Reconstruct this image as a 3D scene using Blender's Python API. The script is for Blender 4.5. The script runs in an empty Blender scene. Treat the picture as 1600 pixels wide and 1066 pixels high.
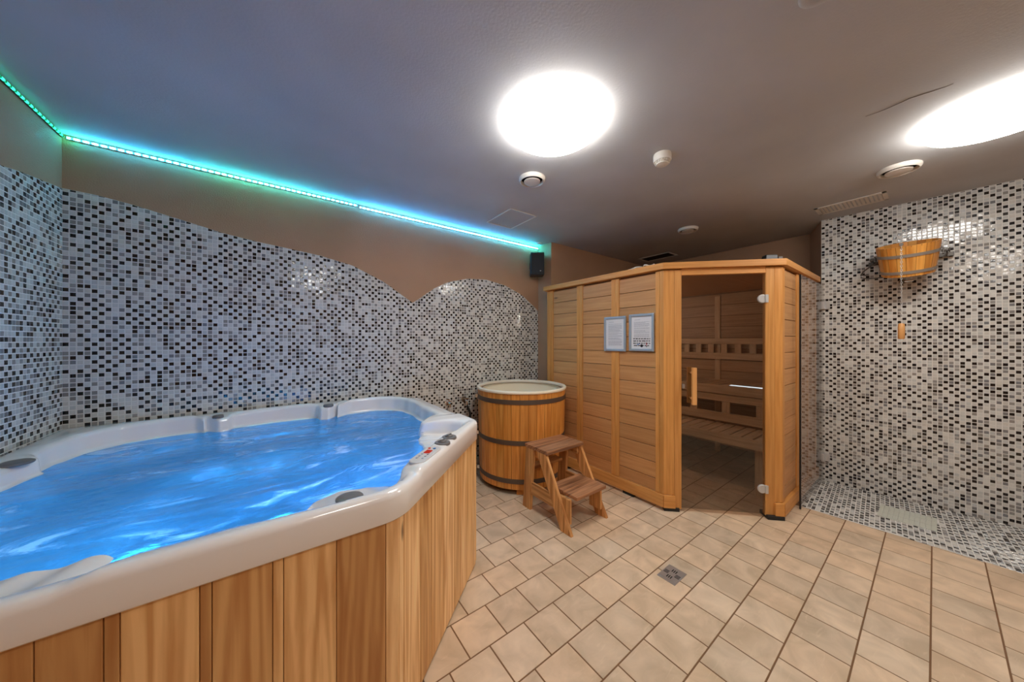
import bpy, bmesh, math, random
from mathutils import Vector, Matrix, noise
random.seed(7)
SC = bpy.context.scene
COL = SC.collection
PI = math.pi
# room axes: X runs along the long mosaic wall, -Y runs from that wall into the room, Z up
H_CEIL = 2.613
# ---------------------------------------------------------------- camera, world, exposure
cam_d = bpy.data.cameras.new('camera'); cam = bpy.data.objects.new('camera', cam_d); COL.objects.link(cam)
cam.location = (1.02, -3.04, 1.40)
cam.rotation_euler = (PI / 2, 0, -math.atan2(.596, .803))
cam_d.sensor_width = 36; cam_d.lens = 490 / 1600 * 36; cam_d.clip_start = .02
SC.camera = cam
W = bpy.data.worlds.new('world'); SC.world = W; W.use_nodes = True
W.node_tree.nodes['Background'].inputs[0].default_value = (.02, .02, .025, 1)
SC.view_settings.view_transform = 'Standard'; SC.view_settings.look = 'None'
SC.view_settings.gamma = 1; SC.view_settings.use_curve_mapping = False
SC.view_settings.exposure = 0.5
LAMP_E, LED_E, TUB_W = 21.0, 52.0, 2.9
LAMP_C = (1, .965, .91)

# ---------------------------------------------------------------- materials
def nodes(name):
    m = bpy.data.materials.new(name); m.use_nodes = True
    nt = m.node_tree; b = nt.nodes['Principled BSDF']
    return m, nt, b, lambda t, **k: mk(nt, t, k)
def mk(nt, t, k):
    n = nt.nodes.new(t)
    for a, v in k.items():
        if hasattr(n, a): setattr(n, a, v)
        else: n.inputs[a.replace('_', ' ')].default_value = v
    return n
def lk(nt, a, b): nt.links.new(a, b)
def ramp(nt, stops, interp='LINEAR'):
    r = nt.nodes.new('ShaderNodeValToRGB'); e = r.color_ramp; e.interpolation = interp
    while len(e.elements) < len(stops): e.elements.new(.5)
    for i, (p, c) in enumerate(stops):
        e.elements[i].position = p; e.elements[i].color = (*c, 1)
    return r
def s2l(r, g, b):
    f = lambda c: (c / 255 / 12.92) if c / 255 <= .04045 else ((c / 255 + .055) / 1.055) ** 2.4
    return (f(r), f(g), f(b))
def plain(name, c, rough=.5, metal=0, bump=0, bscale=200, spec=.5):
    m, nt, b, N = nodes(name)
    b.inputs['Base Color'].default_value = (*c, 1); b.inputs['Roughness'].default_value = rough
    b.inputs['Metallic'].default_value = metal; b.inputs['Specular IOR Level'].default_value = spec
    if bump:
        tc = N('ShaderNodeTexCoord'); n = N('ShaderNodeTexNoise', Scale=bscale, Detail=4.)
        lk(nt, tc.outputs['Object'], n.inputs['Vector'])
        bm = N('ShaderNodeBump', Strength=bump, Distance=.004); lk(nt, n.outputs[0], bm.inputs['Height'])
        lk(nt, bm.outputs[0], b.inputs['Normal'])
    return m
def plaster(name, c, bump, scale):
    m, nt, b, N = nodes(name)
    tc = N('ShaderNodeTexCoord')
    n1 = N('ShaderNodeTexNoise', Scale=1.3, Detail=5.); n2 = N('ShaderNodeTexNoise', Scale=scale, Detail=3.)
    for n in (n1, n2): lk(nt, tc.outputs['Object'], n.inputs['Vector'])
    r = ramp(nt, [(.25, tuple(x * .86 for x in c)), (.75, tuple(x * 1.12 for x in c))])
    lk(nt, n1.outputs[0], r.inputs[0]); lk(nt, r.outputs[0], b.inputs['Base Color'])
    bm = N('ShaderNodeBump', Strength=bump, Distance=.006); lk(nt, n2.outputs[0], bm.inputs['Height'])
    lk(nt, bm.outputs[0], b.inputs['Normal']); b.inputs['Roughness'].default_value = .75
    b.inputs['Specular IOR Level'].default_value = .3
    return m
def wood(name, c0, c1, knot=(.12, .05, .02), rough=.45, knots=.5, amp=.07):
    """grain runs along UV.x (metres); the 'col' attribute tints each board"""
    m, nt, b, N = nodes(name)
    uv = N('ShaderNodeUVMap'); uv.uv_map = 'UVMap'
    mp = N('ShaderNodeMapping'); mp.inputs['Scale'].default_value = (1.6, 26, 1); lk(nt, uv.outputs[0], mp.inputs[0])
    n1 = N('ShaderNodeTexNoise', Scale=1.5, Detail=6., Distortion=.6); lk(nt, mp.outputs[0], n1.inputs['Vector'])
    mp2 = N('ShaderNodeMapping'); mp2.inputs['Scale'].default_value = (.55, 11, 1); lk(nt, uv.outputs[0], mp2.inputs[0])
    n2 = N('ShaderNodeTexNoise', Scale=1.0, Detail=1., Distortion=.3); lk(nt, mp2.outputs[0], n2.inputs['Vector'])
    sn = N('ShaderNodeMath', operation='MULTIPLY'); sn.inputs[1].default_value = 38; lk(nt, n2.outputs[0], sn.inputs[0])
    si = N('ShaderNodeMath', operation='SINE'); lk(nt, sn.outputs[0], si.inputs[0])
    ma = N('ShaderNodeMath', operation='MULTIPLY_ADD'); ma.inputs[1].default_value = amp; lk(nt, si.outputs[0], ma.inputs[0]); lk(nt, n1.outputs[0], ma.inputs[2])
    r = ramp(nt, [(.28, c0), (.68, c1)]); lk(nt, ma.outputs[0], r.inputs[0])
    at = N('ShaderNodeAttribute'); at.attribute_name = 'col'
    mx = N('ShaderNodeMix', data_type='RGBA', blend_type='MULTIPLY'); mx.inputs[0].default_value = 1
    lk(nt, r.outputs[0], mx.inputs[6]); lk(nt, at.outputs['Color'], mx.inputs[7])
    out = mx.outputs[2]
    if knots:
        mp3 = N('ShaderNodeMapping'); mp3.inputs['Scale'].default_value = (2.2, 7.5, 1); lk(nt, uv.outputs[0], mp3.inputs[0])
        v = N('ShaderNodeTexVoronoi', Scale=1.0, Randomness=1.); lk(nt, mp3.outputs[0], v.inputs['Vector'])
        sep = N('ShaderNodeSeparateColor'); lk(nt, v.outputs['Color'], sep.inputs[0])
        th = N('ShaderNodeMath', operation='LESS_THAN'); th.inputs[1].default_value = knots; lk(nt, sep.outputs[0], th.inputs[0])
        kr = ramp(nt, [(.035, (1, 1, 1)), (.1, (0, 0, 0))]); lk(nt, v.outputs['Distance'], kr.inputs[0])
        kf = N('ShaderNodeMath', operation='MULTIPLY'); lk(nt, kr.outputs[0], kf.inputs[0]); lk(nt, th.outputs[0], kf.inputs[1])
        mk2 = N('ShaderNodeMix', data_type='RGBA'); mk2.inputs[7].default_value = (*knot, 1)
        lk(nt, kf.outputs[0], mk2.inputs[0]); lk(nt, out, mk2.inputs[6]); out = mk2.outputs[2]
    lk(nt, out, b.inputs['Base Color'])
    bm = N('ShaderNodeBump', Strength=.12, Distance=.002); lk(nt, ma.outputs[0], bm.inputs['Height']); lk(nt, bm.outputs[0], b.inputs['Normal'])
    b.inputs['Roughness'].default_value = rough
    return m
def emit(name, c, s):
    m = bpy.data.materials.new(name); m.use_nodes = True; nt = m.node_tree; nt.nodes.clear()
    o = nt.nodes.new('ShaderNodeOutputMaterial'); e = nt.nodes.new('ShaderNodeEmission')
    e.inputs[0].default_value = (*c, 1); e.inputs[1].default_value = s; lk(nt, e.outputs[0], o.inputs[0])
    return m
def led_mat(name, stops, s, dash, axis):
    """a row of coloured diodes behind a milky cover"""
    m = bpy.data.materials.new(name); m.use_nodes = True; nt = m.node_tree; nt.nodes.clear()
    N = lambda t, **k: mk(nt, t, k)
    o = N('ShaderNodeOutputMaterial'); e = N('ShaderNodeEmission')
    tc = N('ShaderNodeTexCoord'); sx = N('ShaderNodeSeparateXYZ'); lk(nt, tc.outputs['Generated'], sx.inputs[0])
    r = ramp(nt, stops); lk(nt, sx.outputs[axis], r.inputs[0]); lk(nt, r.outputs[0], e.inputs[0])
    so = N('ShaderNodeSeparateXYZ'); lk(nt, tc.outputs['Object'], so.inputs[0])
    f = N('ShaderNodeMath', operation='MULTIPLY'); f.inputs[1].default_value = 2 * PI / dash; lk(nt, so.outputs[axis], f.inputs[0])
    si = N('ShaderNodeMath', operation='SINE'); lk(nt, f.outputs[0], si.inputs[0])
    ma = N('ShaderNodeMath', operation='MULTIPLY_ADD'); ma.inputs[1].default_value = s * .97; ma.inputs[2].default_value = s; lk(nt, si.outputs[0], ma.inputs[0])
    lk(nt, ma.outputs[0], e.inputs[1]); lk(nt, e.outputs[0], o.inputs[0])
    return m
def pane(name, tint, rough=0.0):
    """thin flat pane: tinted see-through plus mirror reflection by Fresnel"""
    m = bpy.data.materials.new(name); m.use_nodes = True; nt = m.node_tree; nt.nodes.clear()
    N = lambda t, **k: mk(nt, t, k)
    o = N('ShaderNodeOutputMaterial'); tr = N('ShaderNodeBsdfTransparent'); tr.inputs[0].default_value = (*tint, 1)
    g = N('ShaderNodeBsdfGlossy'); g.inputs['Roughness'].default_value = rough
    fr = N('ShaderNodeFresnel', IOR=1.5); ms = N('ShaderNodeMixShader')
    ge = N('ShaderNodeNewGeometry'); io = N('ShaderNodeMapRange'); io.inputs['To Min'].default_value = 1.5; io.inputs['To Max'].default_value = 1 / 1.5
    lk(nt, ge.outputs['Backfacing'], io.inputs['Value']); lk(nt, io.outputs[0], fr.inputs['IOR'])
    lk(nt, fr.outputs[0], ms.inputs[0]); lk(nt, tr.outputs[0], ms.inputs[1]); lk(nt, g.outputs[0], ms.inputs[2]); lk(nt, ms.outputs[0], o.inputs[0])
    return m

M = {}
M['ceiling'] = plaster('ceiling_paint', s2l(192, 192, 193), .12, 90)
M['wall'] = plaster('brown_plaster', s2l(178, 140, 110), .45, 130)
M['grout'] = plain('pale_grout', s2l(222, 220, 215), .7)
def mosaic_mat():
    m, nt, b, N = nodes('glass_mosaic')
    at = N('ShaderNodeAttribute'); at.attribute_name = 'col'; lk(nt, at.outputs['Color'], b.inputs['Base Color'])
    tc = N('ShaderNodeTexCoord'); n = N('ShaderNodeTexNoise', Scale=55., Detail=1.); lk(nt, tc.outputs['Object'], n.inputs['Vector'])
    bm = N('ShaderNodeBump', Strength=.25, Distance=.002); lk(nt, n.outputs[0], bm.inputs['Height']); lk(nt, bm.outputs[0], b.inputs['Normal'])
    b.inputs['Roughness'].default_value = .1; b.inputs['Specular IOR Level'].default_value = .5
    return m
M['mosaic'] = mosaic_mat()
def floor_mat():
    m, nt, b, N = nodes('beige_floor_tile')
    at = N('ShaderNodeAttribute'); at.attribute_name = 'col'
    tc = N('ShaderNodeTexCoord')
    n1 = N('ShaderNodeTexNoise', Scale=7., Detail=6., Distortion=.8); lk(nt, tc.outputs['Object'], n1.inputs['Vector'])
    r = ramp(nt, [(.3, (.80, .78, .74)), (.7, (1.1, 1.1, 1.1))]); lk(nt, n1.outputs[0], r.inputs[0])
    mp = N('ShaderNodeMapping'); mp.inputs['Rotation'].default_value = (0, 0, .5); mp.inputs['Scale'].default_value = (3, 16, 1); lk(nt, tc.outputs['Object'], mp.inputs[0])
    n2 = N('ShaderNodeTexNoise', Scale=1.6, Detail=5., Distortion=2.5); lk(nt, mp.outputs[0], n2.inputs['Vector'])
    r2 = ramp(nt, [(.60, (0, 0, 0)), (.72, (.25, .25, .25))]); lk(nt, n2.outputs[0], r2.inputs[0])
    mx = N('ShaderNodeMix', data_type='RGBA', blend_type='MULTIPLY'); mx.inputs[0].default_value = 1
    lk(nt, at.outputs['Color'], mx.inputs[6]); lk(nt, r.outputs[0], mx.inputs[7])
    m2 = N('ShaderNodeMix', data_type='RGBA'); m2.inputs[7].default_value = (*s2l(238, 214, 184), 1)
    lk(nt, r2.outputs[0], m2.inputs[0]); lk(nt, mx.outputs[2], m2.inputs[6]); lk(nt, m2.outputs[2], b.inputs['Base Color'])
    bm = N('ShaderNodeBump', Strength=.12, Distance=.003); lk(nt, n1.outputs[0], bm.inputs['Height']); lk(nt, bm.outputs[0], b.inputs['Normal'])
    b.inputs['Roughness'].default_value = .42; b.inputs['Specular IOR Level'].default_value = .4
    return m
M['floor'] = floor_mat()
M['floor_grout'] = plain('brown_grout', s2l(122, 88, 58), .8)
M['sauna'] = wood('sauna_spruce', s2l(190, 134, 82), s2l(206, 152, 98), knots=.16)
M['sauna_frame'] = wood('sauna_frame_wood', s2l(198, 134, 66), s2l(220, 158, 88), knots=.05)
M['inner'] = wood('sauna_inner_wood', s2l(170, 138, 108), s2l(192, 160, 128), knots=.12)
M['bench'] = wood('bench_wood', s2l(196, 168, 136), s2l(222, 196, 164), knots=.1)
M['barrel'] = wood('barrel_stave_wood', s2l(196, 120, 46), s2l(230, 160, 78), knots=.2, rough=.35)
M['cab'] = wood('tub_cabinet_wood', s2l(214, 162, 106), s2l(246, 206, 152), knots=.4, amp=.15, rough=.5)
M['stool'] = wood('weathered_step_wood', s2l(170, 112, 58), s2l(226, 168, 104), knots=.35, amp=.12, rough=.6)
M['tread'] = wood('worn_tread_wood', s2l(110, 70, 44), s2l(186, 132, 92), knots=.3, rough=.6)
M['bucket'] = wood('bucket_stave_wood', s2l(196, 122, 44), s2l(234, 170, 84), knots=.15, rough=.4)
M['handle'] = wood('handle_wood', s2l(206, 146, 84), s2l(226, 172, 110), knots=0)
M['chrome'] = plain('chrome', (.75, .75, .76), .18, 1)
M['steel'] = plain('brushed_steel', (.42, .40, .38), .38, .6)
M['iron'] = plain('dark_iron', (.12, .11, .10), .5, .8)
M['hoop'] = plain('grey_hoop_band', s2l(104, 92, 84), .45, .6)
M['band'] = plain('pale_zinc_band', s2l(150, 142, 132), .5, .3)
M['satin'] = plain('satin_metal', s2l(205, 205, 204), .35, .35)
M['black'] = plain('black_plastic', (.012, .012, .014), .45)
M['rubber'] = plain('black_rubber', (.015, .014, .013), .7)
M['white'] = plain('white_plastic', s2l(226, 220, 210), .4)
M['dark'] = plain('dark_void', (.008, .007, .006), .9)
M['cream'] = plain('cream_liner', s2l(244, 232, 208), .3)
M['acryl'] = plain('pearl_acrylic', s2l(242, 238, 235), .10, 0, .03, 400)
M['acryl'].node_tree.nodes['Principled BSDF'].inputs['Coat Weight'].default_value = .6
M['cap'] = plain('grey_jet_cap', s2l(112, 108, 106), .35)
M['panelgrey'] = plain('control_panel_grey', s2l(206, 202, 200), .35)
M['red'] = emit('red_display', s2l(200, 58, 44), .55)
M['silver'] = plain('silver_frame', s2l(176, 190, 204), .3, .5)
M['paper'] = plain('paper', s2l(222, 222, 226), .6)
M['ink'] = plain('grey_print', s2l(176, 178, 186), .7)
M['inkb'] = plain('black_print', s2l(40, 34, 40), .7)
M['inkr'] = plain('red_print', s2l(190, 30, 40), .7)
M['inkbl'] = plain('blue_print', s2l(50, 120, 190), .7)
M['lamp'] = emit('lit_opal_glass', LAMP_C, LAMP_E)
M['doorglass'] = pane('bronze_glass', (.70, .69, .67))
M['screen'] = pane('clear_glass', (.98, .98, .97))
M['mat'] = plain('frosted_glass_strip', s2l(206, 210, 198), .25)
M['brass'] = plain('aged_metal', (.30, .26, .20), .35, .9)
M['led_g'] = led_mat('green_led', [(0, (.03, 1, .62)), (1, (.03, 1, .45))], LED_E * .03, .034, 1)
M['led_c'] = led_mat('cyan_led', [(0, (.03, .8, .5)), (.04, (.04, .6, 1)), (.14, (.04, .52, 1)), (.3, (.04, .62, 1)), (.45, (.05, .9, .9)), (.75, (.05, .75, 1)), (1, (.04, .5, 1))], LED_E * .8, .034, 0)
M['led_b'] = led_mat('blue_led', [(0, (.05, .48, 1)), (.5, (.05, .44, 1)), (.85, (.05, .58, 1)), (1, (.04, .8, .85))], LED_E * 1.3, .034, 0)

# ---------------------------------------------------------------- mesh builder
class MB:
    def __init__(s): s.v = []; s.f = []; s.uv = []; s.c = []; s.m = []
    def face(s, pts, uvs=None, col=(1, 1, 1), mi=0):
        i = len(s.v); s.v += [tuple(p) for p in pts]; s.f.append(tuple(range(i, i + len(pts))))
        s.uv.append(uvs or [(0, 0)] * len(pts)); s.c.append(col); s.m.append(mi)
    def box(s, c, size, rot=None, grain=0, col=(1, 1, 1), mi=0, cut=None):
        """box with its own grain direction; cut(corner) may move a local corner"""
        R = rot or Matrix.Identity(3); c = Vector(c); h = Vector(size) / 2
        P = []
        for z in (-1, 1):
            for y in (-1, 1):
                for x in (-1, 1):
                    p = Vector((x * h.x, y * h.y, z * h.z))
                    if cut: p = Vector(cut(p))
                    P.append(p)
        ou, ov = random.random() * 50, random.random() * 50
        i0 = len(s.v); s.v += [tuple(c + R @ p) for p in P]
        o = [a for a in range(3) if a != grain]
        for q in ((0, 2, 3, 1), (4, 5, 7, 6), (0, 1, 5, 4), (2, 6, 7, 3), (0, 4, 6, 2), (1, 3, 7, 5)):
            s.f.append(tuple(i0 + k for k in q))
            s.uv.append([(P[k][grain] + ou, P[k][o[0]] + P[k][o[1]] + ov) for k in q]); s.c.append(col); s.m.append(mi)
    def lathe(s, c, prof, n=32, rot=None, col=(1, 1, 1), mi=0, cap0=True, cap1=True):
        R = rot or Matrix.Identity(3); c = Vector(c); i0 = len(s.v)
        for r, z in prof:
            for k in range(n):
                a = 2 * PI * k / n
                s.v.append(tuple(c + R @ Vector((r * math.cos(a), r * math.sin(a), z))))
        for j in range(len(prof) - 1):
            for k in range(n):
                k2 = (k + 1) % n
                s.f.append((i0 + j * n + k, i0 + j * n + k2, i0 + (j + 1) * n + k2, i0 + (j + 1) * n + k))
                s.uv.append([(0, 0)] * 4); s.c.append(col); s.m.append(mi)
        if cap0: s.f.append(tuple(i0 + k for k in reversed(range(n)))); s.uv.append([(0, 0)] * n); s.c.append(col); s.m.append(mi)
        if cap1:
            b = i0 + (len(prof) - 1) * n
            s.f.append(tuple(b + k for k in range(n))); s.uv.append([(0, 0)] * n); s.c.append(col); s.m.append(mi)
    def tube(s, pts, r, n=8, mi=0, closed=False):
        P = [Vector(p) for p in pts]; i0 = len(s.v); L = len(P)
        up = Vector((0, 0, 1))
        for j, p in enumerate(P):
            if closed: d = P[(j + 1) % L] - P[j - 1]
            else: d = P[min(j + 1, L - 1)] - P[max(j - 1, 0)]
            d.normalize(); a = up if abs(d.dot(up)) < .9 else Vector((1, 0, 0))
            x = d.cross(a).normalized(); y = x.cross(d)
            rr = r[j] if isinstance(r, (list, tuple)) else r
            for k in range(n):
                t = 2 * PI * k / n; s.v.append(tuple(p + x * rr * math.cos(t) + y * rr * math.sin(t)))
        for j in range(L if closed else L - 1):
            j2 = (j + 1) % L
            for k in range(n):
                k2 = (k + 1) % n
                s.f.append((i0 + j * n + k, i0 + j * n + k2, i0 + j2 * n + k2, i0 + j2 * n + k))
                s.uv.append([(0, 0)] * 4); s.c.append((1, 1, 1)); s.m.append(mi)
        if not closed:
            for b, rv in ((i0, True), (i0 + (L - 1) * n, False)):
                f = [b + k for k in range(n)]
                s.f.append(tuple(reversed(f)) if rv else tuple(f)); s.uv.append([(0, 0)] * n); s.c.append((1, 1, 1)); s.m.append(mi)
    def prism(s, poly, z0, z1, grain=None, col=(1, 1, 1), mi=0):
        n = len(poly); i0 = len(s.v); ou = random.random() * 30
        s.v += [(x, y, z0) for x, y in poly] + [(x, y, z1) for x, y in poly]
        def uv(k):
            x, y = poly[k % n]; z = z0 if k < n else z1
            return (z + ou, x * .7 + y) if grain == 'z' else ((x * grain[0] + y * grain[1] + ou, z + x * grain[1] - y * grain[0]) if grain else (0, 0))
        for f in [tuple(reversed(range(n))), tuple(range(n, 2 * n))] + [(k, (k + 1) % n, n + (k + 1) % n, n + k) for k in range(n)]:
            s.f.append(tuple(i0 + k for k in f)); s.uv.append([uv(k) for k in f]); s.c.append(col); s.m.append(mi)
    def build(s, name, mats, parent=None, bevel=0, seg=2, smooth=False, kind=None):
        me = bpy.data.meshes.new(name); me.from_pydata(s.v, [], s.f); me.validate(clean_customdata=False)
        me.uv_layers.new(name='UVMap'); me.color_attributes.new('col', 'FLOAT_COLOR', 'CORNER')
        uvl = me.uv_layers['UVMap']; ca = me.color_attributes['col']
        fu = []; fc = []
        for u, c in zip(s.uv, s.c):
            for q in u: fu += q; fc += (*c, 1)
        if len(fu) == 2 * len(me.loops):
            uvl.data.foreach_set('uv', fu); ca.data.foreach_set('color', fc)
        for m in (mats if isinstance(mats, (list, tuple)) else [mats]): me.materials.append(m)
        if any(s.m): me.polygons.foreach_set('material_index', s.m)
        bm = bmesh.new(); bm.from_mesh(me); bmesh.ops.recalc_face_normals(bm, faces=bm.faces); bm.to_mesh(me); bm.free()
        o = bpy.data.objects.new(name, me); COL.objects.link(o)
        if parent: o.parent = parent
        if bevel:
            b = o.modifiers.new('bevel', 'BEVEL'); b.width = bevel; b.segments = seg; b.limit_method = 'ANGLE'; b.angle_limit = .6
        if smooth: sm(o)
        if kind: o['kind'] = kind
        return o
def sm(o, ang=.7):
    me = o.data; me.polygons.foreach_set('use_smooth', [True] * len(me.polygons))
    bm = bmesh.new(); bm.from_mesh(me); bmesh.ops.remove_doubles(bm, verts=bm.verts, dist=1e-6)
    for e in bm.edges:
        e.smooth = not (len(e.link_faces) == 2 and e.calc_face_angle(0) > ang)
    bm.to_mesh(me); bm.free()
def thing(name, label, cat, loc=(0, 0, 0), rz=0, group=None):
    o = bpy.data.objects.new(name, None); COL.objects.link(o); o.empty_display_size = .1
    o.location = loc; o.rotation_euler = (0, 0, rz); o['label'] = label; o['category'] = cat
    if group: o['group'] = group
    return o
def tag(o, label, cat, group=None):
    o['label'] = label; o['category'] = cat
    if group: o['group'] = group
    return o
def rotz(a): return Matrix.Rotation(a, 3, 'Z')
def tint(lo=.85, hi=1.1, warm=.03):
    k = random.uniform(lo, hi); w = random.uniform(-warm, warm)
    return (k * (1 + w), k, k * (1 - w))

# ---------------------------------------------------------------- setting: shell of the room
def E_t(s): return 5.41 + .065 * (s - 2.36)          # the mosaic shower wall is a few degrees off square
S_FRONT = 5.0
def slab(name, poly, z0, z1, mat):
    b = MB(); b.prism(poly, z0, z1); return b.build(name, mat, kind='structure')
slab('wall_left', [(-.15, .15), (0, .15), (0, -S_FRONT), (-.15, -S_FRONT)], 0, H_CEIL, M['wall'])
slab('wall_back', [(-.15, .15), (-.15, 0), (3.697, 0), (3.697, .15)], 0, H_CEIL, M['wall'])
slab('wall_niche', [(3.697, .15), (3.697, -.24), (6.0, -.24), (6.0, .15)], 0, H_CEIL, M['wall'])
slab('wall_end', [(5.85, -.24), (5.85, -2.22), (6.0, -2.22), (6.0, -.24)], 0, H_CEIL, M['wall'])
we = slab('wall_right', [(5.85, -2.2), (E_t(2.36) + .002, -2.36), (E_t(S_FRONT), -S_FRONT), (6.0, -S_FRONT), (6.0, -2.2)], 0, H_CEIL, M['wall'])
slab('wall_front', [(-.15, -S_FRONT), (6.0, -S_FRONT), (6.0, -S_FRONT - .15), (-.15, -S_FRONT - .15)], 0, H_CEIL, M['wall'])
ceil = slab('ceiling', [(-.15, .15), (6.0, .15), (6.0, -S_FRONT - .15), (-.15, -S_FRONT - .15)], H_CEIL, H_CEIL + .12, M['ceiling'])

# floor: half-bond beige tiles with dark joints
def build_floor():
    b = MB(); b.box((2.9, -2.45, -.06), (6.1, 5.4, .1172), mi=1)
    g = .0016
    for r in range(-1, 26):
        s0 = .0096 + .2013 * r; s1 = s0 + .2013
        off = .1 if r % 2 == 0 else 0.0
        for k in range(-1, 31):
            t0 = off + .1998 * k - .002; t1 = t0 + .1998
            smid = (s0 + s1) / 2
            bnd = 4.565 + .055 * (smid - 2.36) if smid > 2.33 else 5.85
            bnd_s = 4.565
            a0, a1 = max(t0 + g, 0), min(t1 - g, bnd - .003)
            if a1 - a0 < .005 or s1 < .01: continue
            q = max(s0 + g, .0); w = s1 - g
            if smid <= 2.33 and w > 2.335 and a1 > bnd_s:
                if a0 >= bnd_s: w = 2.335
                else:
                    if bnd_s - a0 > .01: pass
                    a1 = bnd_s - .003
            base = s2l(222, 196, 166); k2 = random.uniform(.9, 1.06); wv = random.uniform(-.03, .03)
            c = (base[0] * k2 * (1 + wv), base[1] * k2, base[2] * k2 * (1 - wv))
            z, zb, e = 0.0, -.004, .0022
            o = [(a0, -q), (a1, -q), (a1, -w), (a0, -w)]
            i = [(a0 + e, -q - e), (a1 - e, -q - e), (a1 - e, -w + e), (a0 + e, -w + e)]
            b.face([(x, y, z) for x, y in i], None, c)
            for j in range(4):
                j2 = (j + 1) % 4
                b.face([(*o[j], zb), (*o[j2], zb), (*i[j2], z - .0), (*i[j], z - .0)], None, c)
    return b.build('floor', [M['floor'], M['floor_grout']], kind='structure')
build_floor()

# mosaic: every little tile a raised chamfered glass square
PITCH = .0268
DK = [s2l(30, 25, 24), s2l(38, 32, 30), s2l(24, 22, 26), s2l(46, 40, 34)]
MD = [s2l(140, 138, 136), s2l(154, 151, 147), s2l(126, 126, 128), s2l(146, 142, 136)]
LT = [s2l(206, 206, 202), s2l(214, 213, 208), s2l(198, 200, 198), s2l(210, 207, 200)]
def mosaic_pattern(nu, nv, seed):
    rn = random.Random(seed); g = [[2] * nv for _ in range(nu)]
    ph = [[rn.randint(0, 1) for _ in range(40)] for _ in range(40)]
    for i in range(nu):
        for j in range(nv - 1, -1, -1):
            l = g[i - 1][j] if i else 2
            up = g[i][j + 1] if j < nv - 1 else 2
            ul = g[i - 1][j + 1] if i and j < nv - 1 else 2
            odd = (i + j + ph[i // 11 % 40][j // 11 % 40]) % 2
            pd = .52 if odd else .11
            if l == 0: pd *= .3
            if up == 0: pd *= .35
            if ul == 0: pd *= 1.25
            x = rn.random()
            if x < pd: g[i][j] = 0
            else: g[i][j] = 1 if rn.random() < (.66 if odd else .17) else 2
    return g, rn
def mosaic(name, org, du, dn, nu, nv, parent, top=None, dv=(0, 0, 1), u0=0.0, v0=0.0, v1=9e9, u1=9e9, skip=None, seed=1, kind=None, relief=.004, uflo=None):
    org, du, dn, dv = (Vector(x).normalized() if x is not org else Vector(x) for x in (org, du, dn, dv))
    b = MB(); g, rn = mosaic_pattern(nu, nv, seed); e = .0020; gap = .0014
    P = lambda u, v, h: tuple(org + du * u + dv * v + dn * h)
    for i in range(nu):
        for j in range(nv):
            a0, a1 = u0 + i * PITCH + gap, u0 + (i + 1) * PITCH - gap
            b0, b1 = v0 + j * PITCH + gap, v0 + (j + 1) * PITCH - gap
            a1 = min(a1, u1); b1 = min(b1, v1)
            if uflo: a0 = max(a0, uflo((b0 + b1) / 2))
            if a1 - a0 < .004 or b1 - b0 < .004: continue
            if skip and skip((a0 + a1) / 2, (b0 + b1) / 2): continue
            tl = tr = b1
            if top: tl, tr = min(b1, top(a0)), min(b1, top(a1))
            if tl - b0 < .004 and tr - b0 < .004: continue
            tl, tr = max(tl, b0 + .001), max(tr, b0 + .001)
            c = rn.choice((DK, MD, LT)[g[i][j]]); k = rn.uniform(.92, 1.06); c = tuple(x * k for x in c)
            tx, ty = rn.gauss(0, .013), rn.gauss(0, .013)
            o = [(a0, b0), (a1, b0), (a1, tr), (a0, tl)]
            ee = e if min(tl, tr) - b0 > .008 else .0003
            n = [(a0 + ee, b0 + ee), (a1 - ee, b0 + ee), (a1 - ee, tr - ee), (a0 + ee, tl - ee)]
            am, bm_ = (a0 + a1) / 2, (b0 + b1) / 2
            hh = [relief + (x - am) * tx + (y - bm_) * ty for x, y in n]
            b.face([P(x, y, h) for (x, y), h in zip(n, hh)], None, c)
            for q in range(4):
                r = (q + 1) % 4
                b.face([P(*o[q], .0005), P(*o[r], .0005), P(*n[r], hh[r]), P(*n[q], hh[q])], None, c)
    return b, P
def grout_sheet(b, P, pts, h=.0025):
    n = len(pts)
    for k in range(0, n - 1):
        (u0, t0), (u1, t1) = pts[k], pts[k + 1]
        b.face([P(u0, 0, h), P(u1, 0, h), P(u1, t1, h), P(u0, t0, h)], None, (1, 1, 1), 1)
        b.face([P(u0, t0, h), P(u1, t1, h), P(u1, t1, 0), P(u0, t0, 0)], None, (1, 1, 1), 1)
WAVE = [(-.05, 2.294), (0.0, 2.294), (0.125, 2.288), (0.252, 2.27), (0.389, 2.241), (0.539, 2.209), (0.702, 2.172), (0.88, 2.148), (1.075, 2.130), (1.292, 2.108), (1.532, 2.062),
        (1.799, 1.946), (1.976, 1.83), (2.069, 1.772), (2.165, 1.842), (2.299, 1.942), (2.441, 2.017), (2.667, 2.08), (2.913, 2.097), (3.182, 2.057), (3.424, 1.967), (3.632, 1.832), (3.72, 1.755)]
WAVEB = [(-.05, 2.294), (0, 2.292), (.2, 2.258), (.37, 2.230), (.5, 2.201), (.8, 2.15), (1.2, 2.11), (1.6, 2.03), (2.0, 1.85), (2.3, 1.95), (2.7, 2.08), (3.2, 2.05), (4.9, 2.0)]
def interp(T):
    def f(x):
        for (a, y), (b, z) in zip(T, T[1:]):
            if x <= b: return y + (z - y) * (x - a) / (b - a)
        return T[-1][1]
    return f
wb = bpy.data.objects['wall_back']; wl = bpy.data.objects['wall_left']
b, P = mosaic('m', (0, 0, 0), (1, 0, 0), (0, -1, 0), 138, 88, wb, interp(WAVE), u1=3.69, seed=3)
fw = interp(WAVE); grout_sheet(b, P, [(x * .0369, fw(x * .0369)) for x in range(101)])
b.build('mosaic_tiling', [M['mosaic'], M['grout']], wb)
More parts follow.
